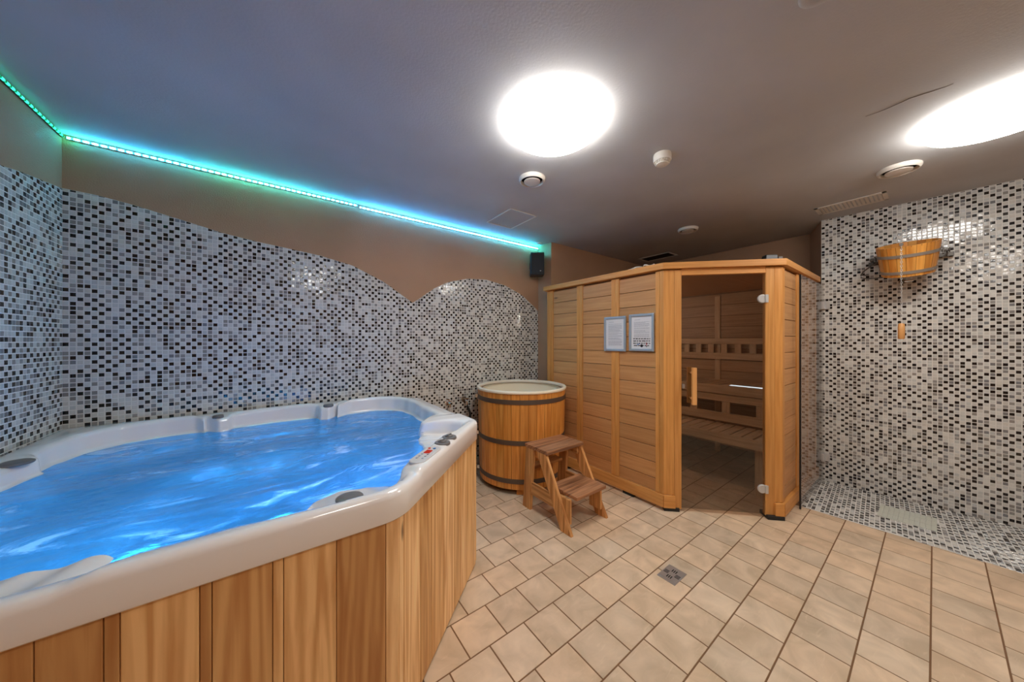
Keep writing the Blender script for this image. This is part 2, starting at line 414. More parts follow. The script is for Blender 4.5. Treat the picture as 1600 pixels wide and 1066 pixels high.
b, P = mosaic('m', (0, 0, 0), (0, -1, 0), (1, 0, 0), 76, 88, wl, interp(WAVEB), seed=5, u0=.006)
fb = interp(WAVEB); grout_sheet(b, P, [(x * .0205, fb(x * .0205)) for x in range(101)])
b.build('mosaic_tiling', [M['mosaic'], M['grout']], wl)
dE = Vector((.065, -1, 0)).normalized(); nE = Vector((-1, -.065, 0)).normalized()
b, P = mosaic('m', (5.41, -2.36, 0), dE, nE, 64, 98, we, None, v1=H_CEIL - .001, seed=11)
b.face([P(0, 0, .0025), P(1.75, 0, .0025), P(1.75, H_CEIL, .0025), P(0, H_CEIL, .0025)], None, (1, 1, 1), 1)
b.face([P(0, 0, .0025), P(0, H_CEIL, .0025), P(0, H_CEIL, -.01), P(0, 0, -.01)], None, (1, 1, 1), 1)
b.build('mosaic_tiling', [M['mosaic'], M['grout']], we)
# shower floor: same mosaic laid flat, cut off along the edge of the beige tiles
MATR = (2.765, 3.05, 4.872, 5.155)
def bnd(s): return 4.568 + .055 * (s - 2.36)
b, P = mosaic('m', (4.50, -2.375, -.0035), dE, (0, 0, 1), 64, 36, None, None, dv=(1, .065, 0), seed=21,
              skip=lambda u, v: (lambda t, s: t < bnd(s) + .004 or t > E_t(s) - .006 or (MATR[0] < s < MATR[1] and MATR[2] + .06 * (s - 2.76) < t < MATR[3] + .06 * (s - 2.76)))(4.5 + .065 * u + v, 2.375 + u - .065 * v))
b.prism([(bnd(2.36), -2.36), (E_t(2.36), -2.36), (E_t(4.2), -4.2), (bnd(4.2), -4.2)], -.03, -.0012, mi=1)
b.build('floor_shower', [M['mosaic'], M['grout']], kind='structure')
b = MB()
for k in range(11):
    u = .02 + k * .0262
    for v, w in ((0, .09), (.093, .095), (.191, .09)):
        b.box((MATR[2] + .06 * u + v + w / 2 + .004, -(MATR[0] + u - .008), .0005), (w, .0245, .005))
tag(b.build('drain_cover', M['mat'], bevel=.001), 'pale frosted glass strip cover set in the shower mosaic floor', 'drain cover')
# hairline crack in the ceiling paint
def ceil_pt(px, py):
    z = 490 * (1.4 - H_CEIL) / (py - 533); x = (px - 800) / 490 * z
    return (1.02 + .803 * x + .596 * z, -(3.04 + .596 * x - .803 * z))
b = MB(); pts = []
for k in range(13):
    f = k / 12; px = 1352 + 138 * f; py = 182 - 52 * f + 1.0 * math.sin(f * 9) + random.uniform(-.5, .5) - 4 * f * (1 - f)
    pts.append((*ceil_pt(px, py), H_CEIL - .0005))
b.tube(pts, [.0006 + .0012 * math.sin(PI * k / 12) for k in range(13)], 4)
b.build('crack', M['iron'], ceil)

# ---------------------------------------------------------------- hot tub
TC = (1.0, -.95)
def rounded_poly(pts, rad, n=8):
    out = []
    L = len(pts)
    for i in range(L):
        p = Vector(pts[i]); a = Vector(pts[i - 1]); c = Vector(pts[(i + 1) % L]); r = rad[i]
        d1 = (a - p).normalized(); d2 = (c - p).normalized(); th = d1.angle(d2); k = r / math.tan(th / 2)
        q = p + (d1 + d2).normalized() * (r / math.sin(th / 2))
        s, e = p + d1 * k - q, p + d2 * k - q
        a0 = math.atan2(s.y, s.x); a1 = math.atan2(e.y, e.x); da = (a1 - a0 + PI) % (2 * PI) - PI
        for j in range(n + 1): out.append((q.x + r * math.cos(a0 + da * j / n), q.y + r * math.sin(a0 + da * j / n)))
    return out
OUT = [(.012, -.02), (1.80, -.02), (2.035, -.25), (2.035, -1.315), (1.36, -1.945), (.012, -1.945)]
OUTR = [.03, .06, .08, .09, .16, .05]
def ray_r(poly, th):
    d = Vector((math.cos(th), math.sin(th))); best = None
    for i in range(len(poly)):
        a = Vector(poly[i]) - Vector(TC); c = Vector(poly[(i + 1) % len(poly)]) - Vector(TC); e = c - a
        den = d.x * e.y - d.y * e.x
        if abs(den) < 1e-12: continue
        t = (a.x * e.y - a.y * e.x) / den; u = (a.x * d.y - a.y * d.x) / den
        if t > 0 and -1e-6 <= u <= 1 + 1e-6: best = t if best is None else max(best, t)
    return best
# inner edge of the shell going round: t, s, lip height, ledge width, ledge height
LIP = [(1.895, .42, .905, .03, .80), (1.895, .70, .90, .03, .80), (1.895, .86, .90, .03, .80), (1.885, 1.00, .90, .03, .81), (1.80, 1.03, .895, .02, .83), (1.745, 1.075, .885, .012, .83), (1.742, 1.115, .885, .012, .83),
       (1.80, 1.150, .89, .06, .812), (1.90, 1.205, .893, .20, .812), (1.945, 1.275, .894, .27, .812), (1.925, 1.335, .895, .26, .812), (1.84, 1.40, .90, .19, .812), (1.72, 1.48, .905, .09, .812), (1.66, 1.53, .905, .03, .81),
       (1.475, 1.685, .90, .03, .80), (1.425, 1.735, .89, .03, .80), (1.39, 1.80, .872, .09, .82), (1.345, 1.862, .866, .16, .83), (1.25, 1.872, .865, .19, .833), (1.15, 1.862, .863, .15, .83), (1.07, 1.83, .862, .06, .815),
       (.92, 1.808, .86, .02, .80), (.77, 1.808, .86, .02, .80), (.715, 1.83, .862, .03, .80), (.672, 1.858, .866, .08, .815), (.60, 1.866, .868, .13, .832), (.40, 1.866, .868, .16, .832), (.20, 1.80, .87, .16, .832),
       (.12, 1.60, .87, .05, .82), (.11, 1.20, .872, .02, .80), (.115, .80, .874, .02, .80), (.135, .68, .876, .02, .80), (.150, .625, .878, .02, .80), (.12, .58, .885, .02, .80), (.125, .46, .893, .03, .80), (.17, .31, .90, .03, .80), (.27, .20, .905, .03, .80), (.42, .14, .905, .03, .80),
       (.58, .125, .905, .03, .80), (.62, .14, .90, .02, .80), (.635, .195, .885, .012, .80), (.70, .215, .883, .012, .80), (.745, .195, .885, .012, .80), (.765, .15, .90, .02, .80), (.85, .135, .905, .03, .80), (1.20, .135, .908, .03, .80),
       (1.255, .155, .902, .02, .80), (1.275, .235, .888, .012, .80), (1.33, .255, .886, .012, .80), (1.385, .235, .888, .012, .80), (1.405, .16, .902, .02, .80), (1.50, .135, .91, .03, .80), (1.72, .15, .91, .03, .80), (1.83, .22, .908, .03, .80), (1.88, .31, .906, .03, .80)]
def lip_table():
    T = []
    for t, s, z, w, zs in LIP:
        x, y = t - TC[0], -s - TC[1]
        T.append((math.atan2(y, x), math.hypot(x, y), z, w, zs))
    T.sort(); return T
def lip_at(T, th):
    th = (th + PI) % (2 * PI) - PI
    E = [(T[-1][0] - 2 * PI, *T[-1][1:])] + T + [(T[0][0] + 2 * PI, *T[0][1:])]
    for a, b in zip(E, E[1:]):
        if a[0] <= th <= b[0]:
            f = (th - a[0]) / max(b[0] - a[0], 1e-6); f = f * f * (3 - 2 * f) * .5 + f * .5
            return [p + (q - p) * f for p, q in zip(a[1:], b[1:])]
tub = thing('hot_tub', 'bubbling hot tub with pearl white rim and upright plank cabinet', 'hot tub', (1.0, -.95, 0))
NT = 900
def to_tub(o): o.parent = tub; o.matrix_parent_inverse = Matrix.Translation((-1.0, .95, 0))
RS = []
def build_shell():
    poly = rounded_poly(OUT, OUTR, 10); T = lip_table(); rows = []
    ang = [-PI + 2 * PI * k / NT for k in range(NT)]
    par = [[ray_r(poly, a)] + lip_at(T, a) for a in ang]
    for c in range(5):                                    # soften the steps between control points
        w = 2 if c in (1, 3) else (1 if c == 0 else 4)
        for _ in range(w):
            v = [p[c] for p in par]
            for k in range(NT): par[k][c] = .25 * v[k - 1] + .5 * v[k] + .25 * v[(k + 1) % NT]
    for a, (ro, ri, zl, w, zs) in zip(ang, par):
        ri = min(ri, ro - .075); rs = ri - max(w, .012); RS.append(rs)
        zo = .888 + (.01 if math.sin(a) > .5 else 0) * min(1, (math.sin(a) - .5) * 4)
        deg = math.degrees(a)
        ss = lambda x, e0, e1: max(0, min(1, (x - e0) / (e1 - e0)))
        zo += .014 * ss(deg, -63.2, -61.8) * ss(-deg, 4, 8) - .012 * ss(-deg, 107.5, 110) * ss(deg, -172, -165)
        d = ro - ri
        pr = [(ro - .035, .785), (ro - .004, .785), (ro, .79), (ro, zo - .026), (ro - .002, zo - .016), (ro - .0075, zo - .0075), (ro - .016, zo - .002), (ro - .026, zo),
              (ro - max(.05, d * .5), zo + (zl - zo) * .35 + .001), (ri + .03, zl + .001), (ri + .014, zl - .003), (ri + .004, zl - .012), (ri, zl - .026), (ri - .004, zs + .016), (ri - .008, zs + .005), (ri - .016, zs),
              (rs + .012, zs - .001), (rs + .004, zs - .006), (rs, zs - .018), (rs - .02, .62), (rs - .045, .50), (rs - .07, .46), (rs - .11, .445), (rs * .60, .43), (rs * .55, .415), (rs * .52, .37), (rs * .47, .22), (rs * .42, .18), (rs * .3, .17), (rs * .02, .165)]
        if -165 < deg < -112:
            lump = .009 * math.sin(pr[15][0] * math.cos(a) * 26) ** 2 * ss(w, .05, .12)
            pr[15] = (pr[15][0], zs + lump * .6); pr[16] = (pr[16][0] - .02, zs + lump)
        if w < .016:
            pr[15] = (ri - .009, zs); pr[16] = (ri - .0095, zs - .001); pr[17] = (rs + .002, zs - .006)
        rows.append([(TC[0] + r * math.cos(a), TC[1] + r * math.sin(a), z) for r, z in pr])
    b = MB(); n = len(rows[0])
    b.v = [p for r in rows for p in r]
    for k in range(NT):
        k2 = (k + 1) % NT
        for j in range(n - 1):
            b.f.append((k * n + j, k2 * n + j, k2 * n + j + 1, k * n + j + 1)); b.uv.append([(0, 0)] * 4); b.c.append((1, 1, 1)); b.m.append(0)
    o = b.build('shell', M['acryl']); sm(o, 1.2); to_tub(o)
    return o
build_shell()
def water_mat():
    m, nt, bs, N = nodes('aerated_pool_water')
    out = nt.nodes['Material Output']
    tc = N('ShaderNodeTexCoord')
    mp = N('ShaderNodeMapping'); mp.inputs['Rotation'].default_value = (0, 0, .35); mp.inputs['Scale'].default_value = (1.0, 2.6, 1); lk(nt, tc.outputs['Object'], mp.inputs[0])
    n1 = N('ShaderNodeTexNoise', Scale=2.2, Detail=7., Roughness=.62, Distortion=1.4); lk(nt, mp.outputs[0], n1.inputs['Vector'])
    n2 = N('ShaderNodeTexNoise', Scale=16., Detail=4., Distortion=.6); lk(nt, mp.outputs[0], n2.inputs['Vector'])
    r1 = ramp(nt, [(.42, (.08,) * 3), (.55, (.38,) * 3), (.64, (.92,) * 3)]); lk(nt, n1.outputs[0], r1.inputs[0])
    cr = ramp(nt, [(.40, s2l(30, 145, 205)), (.54, s2l(90, 168, 225)), (.64, s2l(214, 224, 248))]); lk(nt, n1.outputs[0], cr.inputs[0])
    bm = N('ShaderNodeBump', Strength=.55, Distance=.014)
    ad = N('ShaderNodeMath', operation='MULTIPLY_ADD'); ad.inputs[1].default_value = .35; lk(nt, n2.outputs[0], ad.inputs[0]); lk(nt, n1.outputs[0], ad.inputs[2])
    lk(nt, ad.outputs[0], bm.inputs['Height'])
    df = N('ShaderNodeBsdfDiffuse'); tr = N('ShaderNodeBsdfTranslucent')
    for x in (df, tr): lk(nt, cr.outputs[0], x.inputs[0]); lk(nt, bm.outputs[0], x.inputs['Normal'])
    mf = N('ShaderNodeMixShader'); mf.inputs[0].default_value = .6; lk(nt, df.outputs[0], mf.inputs[1]); lk(nt, tr.outputs[0], mf.inputs[2])
    gl = N('ShaderNodeBsdfRefraction', IOR=1.33); gl.inputs['Roughness'].default_value = .12; gl.inputs[0].default_value = (*s2l(150, 214, 255), 1); lk(nt, bm.outputs[0], gl.inputs['Normal'])
    mb = N('ShaderNodeMixShader'); lk(nt, r1.outputs[0], mb.inputs[0]); lk(nt, gl.outputs[0], mb.inputs[1]); lk(nt, mf.outputs[0], mb.inputs[2])
    gs = N('ShaderNodeBsdfGlossy'); gs.inputs['Roughness'].default_value = .06; lk(nt, bm.outputs[0], gs.inputs['Normal'])
    fr = N('ShaderNodeFresnel', IOR=1.33); lk(nt, bm.outputs[0], fr.inputs['Normal'])
    mo = N('ShaderNodeMixShader'); lk(nt, fr.outputs[0], mo.inputs[0]); lk(nt, mb.outputs[0], mo.inputs[1]); lk(nt, gs.outputs[0], mo.inputs[2])
    lk(nt, mo.outputs[0], out.inputs['Surface'])
    return m
def build_water():
    b = MB(); rings = 90; zw = .797
    for j in range(rings + 1):
        f = j / rings
        for k in range(NT):
            a = -PI + 2 * PI * k / NT; r = (RS[k] + .004) * f
            x, y = TC[0] + r * math.cos(a), TC[1] + r * math.sin(a)
            q = Vector((x * 3.2 + y * .8, y * 4.6, 0))
            z = noise.fractal(q, 1.0, 2.0, 4) * .0075 + noise.noise(Vector((x * 22, y * 30, 2))) * .0018
            z += .010 * math.exp(-((x - 1.42) ** 2 + (y + 1.15) ** 2) / .05) + .008 * math.exp(-((x - .95) ** 2 + (y + 1.55) ** 2) / .03)
            b.v.append((x, y, zw + z * min(1, (1 - f) * 6 + .25)))
    for j in range(rings):
        for k in range(NT):
            k2 = (k + 1) % NT
            b.f.append((j * NT + k, j * NT + k2, (j + 1) * NT + k2, (j + 1) * NT + k)); b.uv.append([(0, 0)] * 4); b.c.append((1, 1, 1)); b.m.append(0)
    o = b.build('water', water_mat()); o.data.polygons.foreach_set('use_smooth', [True] * len(o.data.polygons)); to_tub(o)
build_water()
# underwater lights: a lens on the tub wall, lit blue
def tub_light(x, y, z, w, c):
    b = MB(); b.lathe((x, y, z), [(.04, -.02), (.04, .004), (.025, .008)], 20, Vector((0, 0, 1)).rotation_difference(Vector((1.0 - x, -.9 - y, 0))).to_matrix())
    o = b.build('underwater_light', emit('blue_light_lens', c, 6)); to_tub(o)
    l = bpy.data.lights.new('blue_underwater_glow', 'POINT'); l.energy = w; l.color = c; l.shadow_soft_size = .08
    lo = bpy.data.objects.new('blue_underwater_glow', l); COL.objects.link(lo); lo.location = (x + (1.0 - x) * .09, y + .11, z - .01)
tub_light(.62, -1.645, .50, TUB_W, (.07, .55, 1)); tub_light(1.03, -1.66, .50, TUB_W, (.08, .54, 1)); tub_light(1.26, -1.60, .54, TUB_W * .8, (.22, .42, 1))
# plank cabinet
PLC = {'d': (.66, .52, .36), 'm': (.84, .72, .55), 'l': (1.0, .93, .80), 'p': (1.1, 1.08, 1.03)}
def plank_wall(name, p0, p1, marks, tones, z0=.012, z1=.80, gp_=.0014):
    p0, p1 = Vector((*p0, 0)), Vector((*p1, 0)); d = (p1 - p0).normalized(); L = (p1 - p0).length; a = math.atan2(d.y, d.x); b = MB()
    for (m0, m1), tn in zip(zip(marks, marks[1:]), tones):
        c = p0 + d * ((m0 + m1) / 2); k = PLC[tn]; r = random.uniform(.94, 1.05)
        b.box((c.x, c.y, (z0 + z1) / 2), (m1 - m0 - gp_, .02, z1 - z0), rotz(a), 2, tuple(x * r for x in k))
    o = b.build(name, M['cab'], bevel=.0022); to_tub(o); return o
FR = [.012, .13, .25, .37, .49, .61, .702, .726, .857, .88, 1.005, 1.03, 1.164, 1.312, 1.356]
plank_wall('front_panel', (0, -1.915), (2, -1.915), FR, 'dmdmdddldmlldp')
c0, c1 = Vector((1.352, -1.906)), Vector((2.008, -1.316))
Lc = (c1 - c0).length
CH = [0, .035, .16, .262, .39, .52, .61, .70, .80, Lc - .012]
plank_wall('angled_panel', c0, c1, CH, 'ppmlplplp', gp_=.004)
plank_wall('end_panel', (2.012, -1.312), (2.012, -.24), [0, .04, .18, .32, .46, .60, .74, .88, 1.07], 'lmlmlmlm')
plank_wall('rear_panel', (2.0, -.24), (1.79, -.04), [0, .10, .20, .285], 'lml')
b = MB(); lin = rounded_poly([(.03, -.04), (1.78, -.04), (1.97, -.26), (1.97, -1.29), (1.335, -1.875), (.03, -1.875)], [.02] * 6, 3)
for k in range(len(lin)):
    (x0, y0), (x1, y1) = lin[k], lin[(k + 1) % len(lin)]
    b.face([(x0, y0, .01), (x1, y1, .01), (x1, y1, .78), (x0, y0, .78)])
to_tub(b.build('light_stop_liner', M['dark']))  # unseen dark sheet added to block light showing between the planks
b = MB(); b.box((1.353, -1.909, .405), (.016, .016, .79), rotz(.37), 2, (1.0, .92, .8)); to_tub(b.build('corner_trim', M['cab'], bevel=.003))
# grey caps, knobs, control panel
def cap(x, y, z, r, h=.010, name='jet_cap', tiltd=(0, 0, 1), squash=1):
    q = Vector((0, 0, 1)).rotation_difference(Vector(tiltd)).to_matrix(); b = MB()
    b.lathe((x, y, z), [(r * .96, -.004), (r, 0), (r * .98, h * .6), (r * .86, h), (r * .3, h * 1.08)], 28, q)
    o = b.build(name, M['cap'], smooth=True); to_tub(o); return o
cap(.112, -.695, .8755, .050, .008)
cap(.69, -.170, .888, .030, .014)
cap(1.33, -.205, .890, .036, .014)
cap(1.225, -1.775, .829, .046, .009, tiltd=(.02, .05, 1))
def knob(x, y):
    b = MB(); b.lathe((x, y, .900), [(.038, -.004), (.038, .004), (.035, .008), (.028, .009)], 28)
    o = b.build('diverter_knob', M['cap'], smooth=True); to_tub(o)
    b = MB(); b.lathe((x, y, .9085), [(.021, 0), (.020, .005), (.016, .007)], 20); b.box((x, y, .9165), (.034, .009, .005), rotz(.6))
    p = b.build('grip', M['cap'], o, bevel=.001); p.matrix_parent_inverse = o.matrix_basis.inverted() @ Matrix.Translation((-1.0, .95, 0)).inverted() if False else Matrix.Identity(4)
knob(1.725, -1.545); knob(1.660, -1.607)
def control():
    a = math.atan2(.59, .656); c = Vector((1.537, -1.708, .897)); R = rotz(a)
    poly = rounded_poly([(-.105, -.036), (.105, -.036), (.105, .036), (-.105, .036)], [.034] * 4, 8)
    pts = [c.xy + (R @ Vector((x, y, 0))).xy for x, y in poly]
    b = MB(); b.prism([(p.x, p.y) for p in pts], .890, .905)
    o = b.build('control_panel', M['panelgrey'], bevel=.004, seg=3); to_tub(o)
    def sub(name, x, y, w, h, mat, z=.9065):
        q = c.xy + (R @ Vector((x, y, 0))).xy; d = MB(); d.box((q.x, q.y, z), (w, h, .003), R)
        return d.build(name, mat, o)
    sub('display', .022, .0, .036, .026, M['red'])
    for k in range(2):
        for j in range(3): sub('button', -.055 + j * .024, -.014 + k * .026, .010, .008, M['ink'])
    sub('button', .066, -.010, .012, .010, M['inkbl']); sub('button', .064, .014, .010, .010, M['red'])
control()

# ---------------------------------------------------------------- plunge barrel
BX, BY, BR, BH = 3.045, -.475, .452, .93
bar = thing('plunge_barrel', 'round wooden plunge barrel with cream rim behind the wooden steps', 'barrel', (BX, BY, 0))
def bar_r(z): return BR - .022 + .022 * (z / BH)
b = MB(); n = 36
for k in range(n):
    a0, a1 = 2 * PI * k / n + .0016, 2 * PI * (k + 1) / n - .0016; am = (a0 + a1) / 2; c = tint(.82, 1.12, .05); ou, ov = random.random() * 40, random.random() * 40
    for (z0, z1) in ((.05, BH - .012),):
        q = lambda a, r, z: (r * math.cos(a), r * math.sin(a), z)
        r0, r1 = bar_r(z0), bar_r(z1); w = .078
        e = .0025
        b.face([q(a0 + .004, r0, z0), q(a1 - .004, r0, z0), q(a1 - .004, r1, z1), q(a0 + .004, r1, z1)], [(z0 + ou, ov), (z0 + ou, ov + w), (z1 + ou, ov + w), (z1 + ou, ov)], c)
        b.face([q(a0, r0 - e, z0), q(a0 + .004, r0, z0), q(a0 + .004, r1, z1), q(a0, r1 - e, z1)], [(z0 + ou, ov), (z0 + ou, ov), (z1 + ou, ov), (z1 + ou, ov)], c)
        b.face([q(a1 - .004, r0, z0), q(a1, r0 - e, z0), q(a1, r1 - e, z1), q(a1 - .004, r1, z1)], [(z0 + ou, ov), (z0 + ou, ov), (z1 + ou, ov), (z1 + ou, ov)], c)
b.lathe((0, 0, 0), [(BR - .06, .05), (BR - .028, .05), (BR - .008, BH - .012), (BR - .05, BH - .012)], 48, cap0=True, cap1=False, col=(.2, .15, .1))
b.build('stave_body', M['barrel'], bar)
b = MB()
b.lathe((0, 0, 0), [(BR - .03, BH - .013), (BR + .004, BH - .013), (BR + .010, BH - .006), (BR + .010, BH + .006), (BR + .003, BH + .013), (BR - .016, BH + .014), (BR - .026, BH + .006), (BR - .030, BH - .02), (BR - .05, .35), (BR - .07, .2), (.02, .18)], 64, cap0=False, cap1=True)
b.build('liner', M['cream'], bar, smooth=True)
b = MB(); b.lathe((0, 0, 0), [(BR - .046, BH - .26), (.01, BH - .26)], 48, cap0=False, cap1=True)
wm, nt, bs, N = nodes('still_green_water'); bs.inputs['Base Color'].default_value = (*s2l(236, 228, 204), 1); bs.inputs['Roughness'].default_value = .05; M['still'] = wm
b.build('water', wm, bar)
for z in (.845, .475, .125):
    b = MB(); r = bar_r(z) + .0005; b.lathe((0, 0, 0), [(r - .003, z - .021), (r + .003, z - .021), (r + .0042, z), (r + .0036, z + .021), (r - .003, z + .021)], 72, cap0=False, cap1=False)
    ho = b.build('hoop', M['hoop'], bar, smooth=True)
    a = math.radians(152); b = MB()
    for s in (-1, 1):
        aa = a + s * .03; b.box((r * math.cos(aa) + .012 * math.cos(a), r * math.sin(aa) + .012 * math.sin(a), z), (.026, .006, .034), rotz(a))
    b.tube([((r + .014) * math.cos(a + k * .055), (r + .014) * math.sin(a + k * .055), z) for k in (-1, 1)], .005)
    b.build('hoop_bolt', M['chrome'], ho)
for k in range(3):
    a = math.radians(232 + k * 120); b = MB(); b.box(((BR - .12) * math.cos(a), (BR - .12) * math.sin(a), .0255), (.17, .09, .05), rotz(a), 0, (.85, .75, .6))
    b.build('foot', M['barrel'], bar, bevel=.004)

# ---------------------------------------------------------------- wooden steps
st = thing('step_stool', 'rustic two-tread wooden steps leading up to the plunge barrel', 'steps', (2.9, -1.2, 0))
SL = Matrix.Translation((-2.9, 1.2, 0))
def stp(b, name, mat, bevel=.003):
    o = b.build(name, mat, st, bevel=bevel); o.matrix_parent_inverse = SL; return o
XL, XR = 2.703, 3.095
for s0, s1 in ((.975, 1.108), (1.114, 1.25)):
    b = MB(); b.box(((XL + XR) / 2, -(s0 + s1) / 2, .523), (XR - XL + .03, s1 - s0, .03), None, 0, tint(.85, 1.05)); stp(b, 'top_tread', M['tread'])
for s0, s1 in ((1.225, 1.36), (1.366, 1.505)):
    b = MB(); b.box(((XL + XR) / 2 + .012, -(s0 + s1) / 2, .255), (XR - XL - .055, s1 - s0, .026), None, 0, tint(.95, 1.15)); stp(b, 'lower_tread', M['tread'])
def slant(x, s_top, z_top, s_bot, z_bot, w, name, th=.024):
    b = MB(); ou, ov = random.random() * 9, random.random() * 9; c = tint(.92, 1.12)
    # outline in the side plane, ends cut level
    pts = [(s_bot, z_bot), (s_bot + w, z_bot), (s_top + w, z_top), (s_top, z_top)]
    A = [(x - th / 2, -s, z) for s, z in pts]; B = [(x + th / 2, -s, z) for s, z in pts]
    U = lambda q: [(z + ou, s + ov) for s, z in q]
    b.face(A, U(pts), c); b.face(B[::-1], U(pts[::-1]), c)
    for k in range(4):
        j = (k + 1) % 4; b.face([A[k], A[j], B[j], B[k]], [(pts[k][1] + ou, ov), (pts[j][1] + ou, ov), (pts[j][1] + ou, ov + th), (pts[k][1] + ou, ov + th)], c)
    bm = stp(b, name, M['stool'])
    return bm
for x in (XL - .004, XR + .004):
    slant(x, 1.125, .508, 1.395, 0.0, .105, 'leg')
    slant(x, .992, .508, .948, 0.0, .095, 'leg')
    b = MB(); b.box((x, -1.20, .185), (.02, .34, .10), None, 1, tint(.8, 1.0)); stp(b, 'side_rail', M['stool'])
    xs = .026 if x < 2.9 else -.026
    b = MB(); b.box((x + xs, -1.405, .15), (.024, .11, .18), None, 2, tint(.9, 1.1)); stp(b, 'bracket', M['stool'])
    b = MB(); b.box((x + xs, -1.12, .47), (.022, .20, .075), None, 1, tint(.9, 1.1)); stp(b, 'bracket', M['stool'])
b = MB(); b.box(((XL + XR) / 2, -.985, .33), (XR - XL - .03, .09, .024), None, 0, tint(.85, 1.0)); stp(b, 'cross_board', M['stool'])
b = MB(); b.box(((XL + XR) / 2, -1.215, .20), (XR - XL - .03, .024, .085), None, 0, tint(.75, .9)); stp(b, 'cross_board', M['stool'])

# ---------------------------------------------------------------- sauna cabin
sa = thing('sauna_cabin', 'corner sauna cabin of honey wood with dark glass door', 'sauna', (4.5, -1.3, 0))
SA = Matrix.Translation((-4.5, 1.3, 0))
def sp(b, name, mat, bevel=.0025, par=None, smooth=False):
    o = b.build(name, mat, par or sa, bevel=bevel, smooth=smooth)
    if par is None: o.matrix_parent_inverse = SA
    return o
TL, SF, S0, TE = 3.572, 2.33, .262, 5.385        # left face, right face, back, far end
ZB, ZT = .13, 1.985
C1, C2 = Vector((TL, -1.705)), Vector((4.192, -SF))
dd = (C2 - C1).normalized(); dn = Vector((-dd.y, dd.x)) if Vector((-dd.y, dd.x)).dot(Vector((-1, -1))) > 0 else Vector((dd.y, -dd.x)); aD = math.atan2(dd.y, dd.x)
BHG = .1335
def board_panel(p0, p1, nrm, name='board_panel', th=.03, inset=.008, z0=ZB, z1=ZT - .012, mat='sauna'):
    p0, p1 = Vector(p0), Vector(p1); d = (p1 - p0).normalized(); a = math.atan2(d.y, d.x); L = (p1 - p0).length; b = MB(); z = z1
    while z > z0 + .005:
        zz = max(z0, z - BHG); c = (p0 + p1) / 2 - nrm * (inset + th / 2)
        b.box((c.x, c.y, (z + zz) / 2), (L, th, z - zz - .0042), rotz(a), 0, tint(.88, 1.08, .04)); z = zz
    c = (p0 + p1) / 2 - nrm * (inset + th * .8); b.box((c.x, c.y, (z0 + z1 + .02) / 2), (L, th * .35, z1 - z0 + .02), rotz(a), 0, (.42, .34, .26))
    return sp(b, name, M[mat], .003)
def stile(p, w, nrm, name='stile', z0=ZB, z1=ZT, th=.04, off=0.0, tn=None):
    p = Vector(p); d = Vector((-nrm.y, nrm.x)); a = math.atan2(d.y, d.x); c = p - nrm * (th / 2 - off); b = MB()
    b.box((c.x, c.y, (z0 + z1) / 2), (w, th, z1 - z0), rotz(a), 2, tn or tint(.95, 1.08, .02)); return sp(b, name, M['sauna_frame'])
nl = Vector((-1, 0)); nr = Vector((0, -1))
edges = [(.30, .40), (.761, .84), (1.195, 1.28), (1.634, 1.705)]
for (a, c) in edges:
    m = (a + c) / 2
    stile((TL, -(a + m) / 2), m - a - .001, nl); stile((TL, -(m + c) / 2), c - m - .001, nl)
for (a, c) in ((.40, .761), (.84, 1.195), (1.28, 1.634)): board_panel((TL, -a), (TL, -c), nl)
# door face posts on the 45 degree side
LD = (C2 - C1).length
def onD(k): return C1 + dd * k
w = .083; stile(onD(w / 2), w - .001, dn, 'corner_post', tn=(1.05, 1.05, 1.02)); stile(onD(.083 + .028), .055, dn, 'door_post', .02, ZT)
stile(onD(LD - .088), .064, dn, 'door_post', .02, ZT); stile(onD(LD - .028), .056, dn, 'corner_post', tn=(1.04, 1.03, 1.0))
b = MB(); m = onD((.139 + LD - .12) / 2) - dn * .02; DW = LD - .12 - .139
b.box((m.x, m.y, 1.966), (DW, .04, .052), rotz(aD), 0, (1.02, .98, .94)); sp(b, 'door_lintel', M['sauna_frame'])
# right face
stile((4.192 + .028, -SF), .055, nr, 'corner_post', tn=(1.0, .98, .95))
board_panel((4.25, -SF), (4.62, -SF), nr); stile((4.66, -SF), .075, nr); board_panel((4.70, -SF), (5.02, -SF), nr); stile((5.06, -SF), .075, nr); board_panel((5.10, -SF), (5.34, -SF), nr); stile((5.365, -SF), .045, nr)
# rear, far side walls seen from inside
board_panel((TL + .04, -S0), (TE, -S0), Vector((0, 1)), 'rear_wall', .03, 0, mat='inner')
fr = board_panel((TE, -S0 - .03), (TE, -SF + .04), Vector((1, 0)), 'far_wall', .03, 0, mat='inner')
for s in (.9, 1.45, 2.0):
    b = MB(); b.box((TE - .036, -s, 1.0), (.012, .06, 1.9), None, 2, (1, 1, 1)); sp(b, 'wall_batten', M['bench'])
# cornice, roof, plinth
def band(z0, z1, out, name, start=S0, th=.03):
    """board running along left face, door face and right face"""
    o = out
    k = math.tan(PI / 8)
    for (p, q, nn, e0, e1) in (((TL, -start), C1, nl, 0, o * k), (C1, C2, dn, o * k, o * k), (C2, (TE, -SF), nr, o * k, 0)):
        p, q = Vector(p), Vector(q); d = (q - p).normalized(); P0, P1 = p + nn * o - d * e0, q + nn * o + d * e1
        ik = (o - th)
        I0, I1 = p + nn * ik - d * (ik * k if e0 else 0), q + nn * ik + d * (ik * k if e1 else 0)
        b = MB(); b.prism([tuple(P0), tuple(P1), tuple(I1), tuple(I0)], z0, z1, (d.x, d.y), tint(.98, 1.06, .02)); yield b, name
for bb, nm in band(1.992, 2.043, .028, 'cornice', th=.06): sp(bb, nm, M['sauna_frame'], .003)
for i, (bb, nm) in enumerate(band(.028, .128, .018, 'plinth', th=.035)):
    if i != 1: sp(bb, nm, M['sauna_frame'], .004)
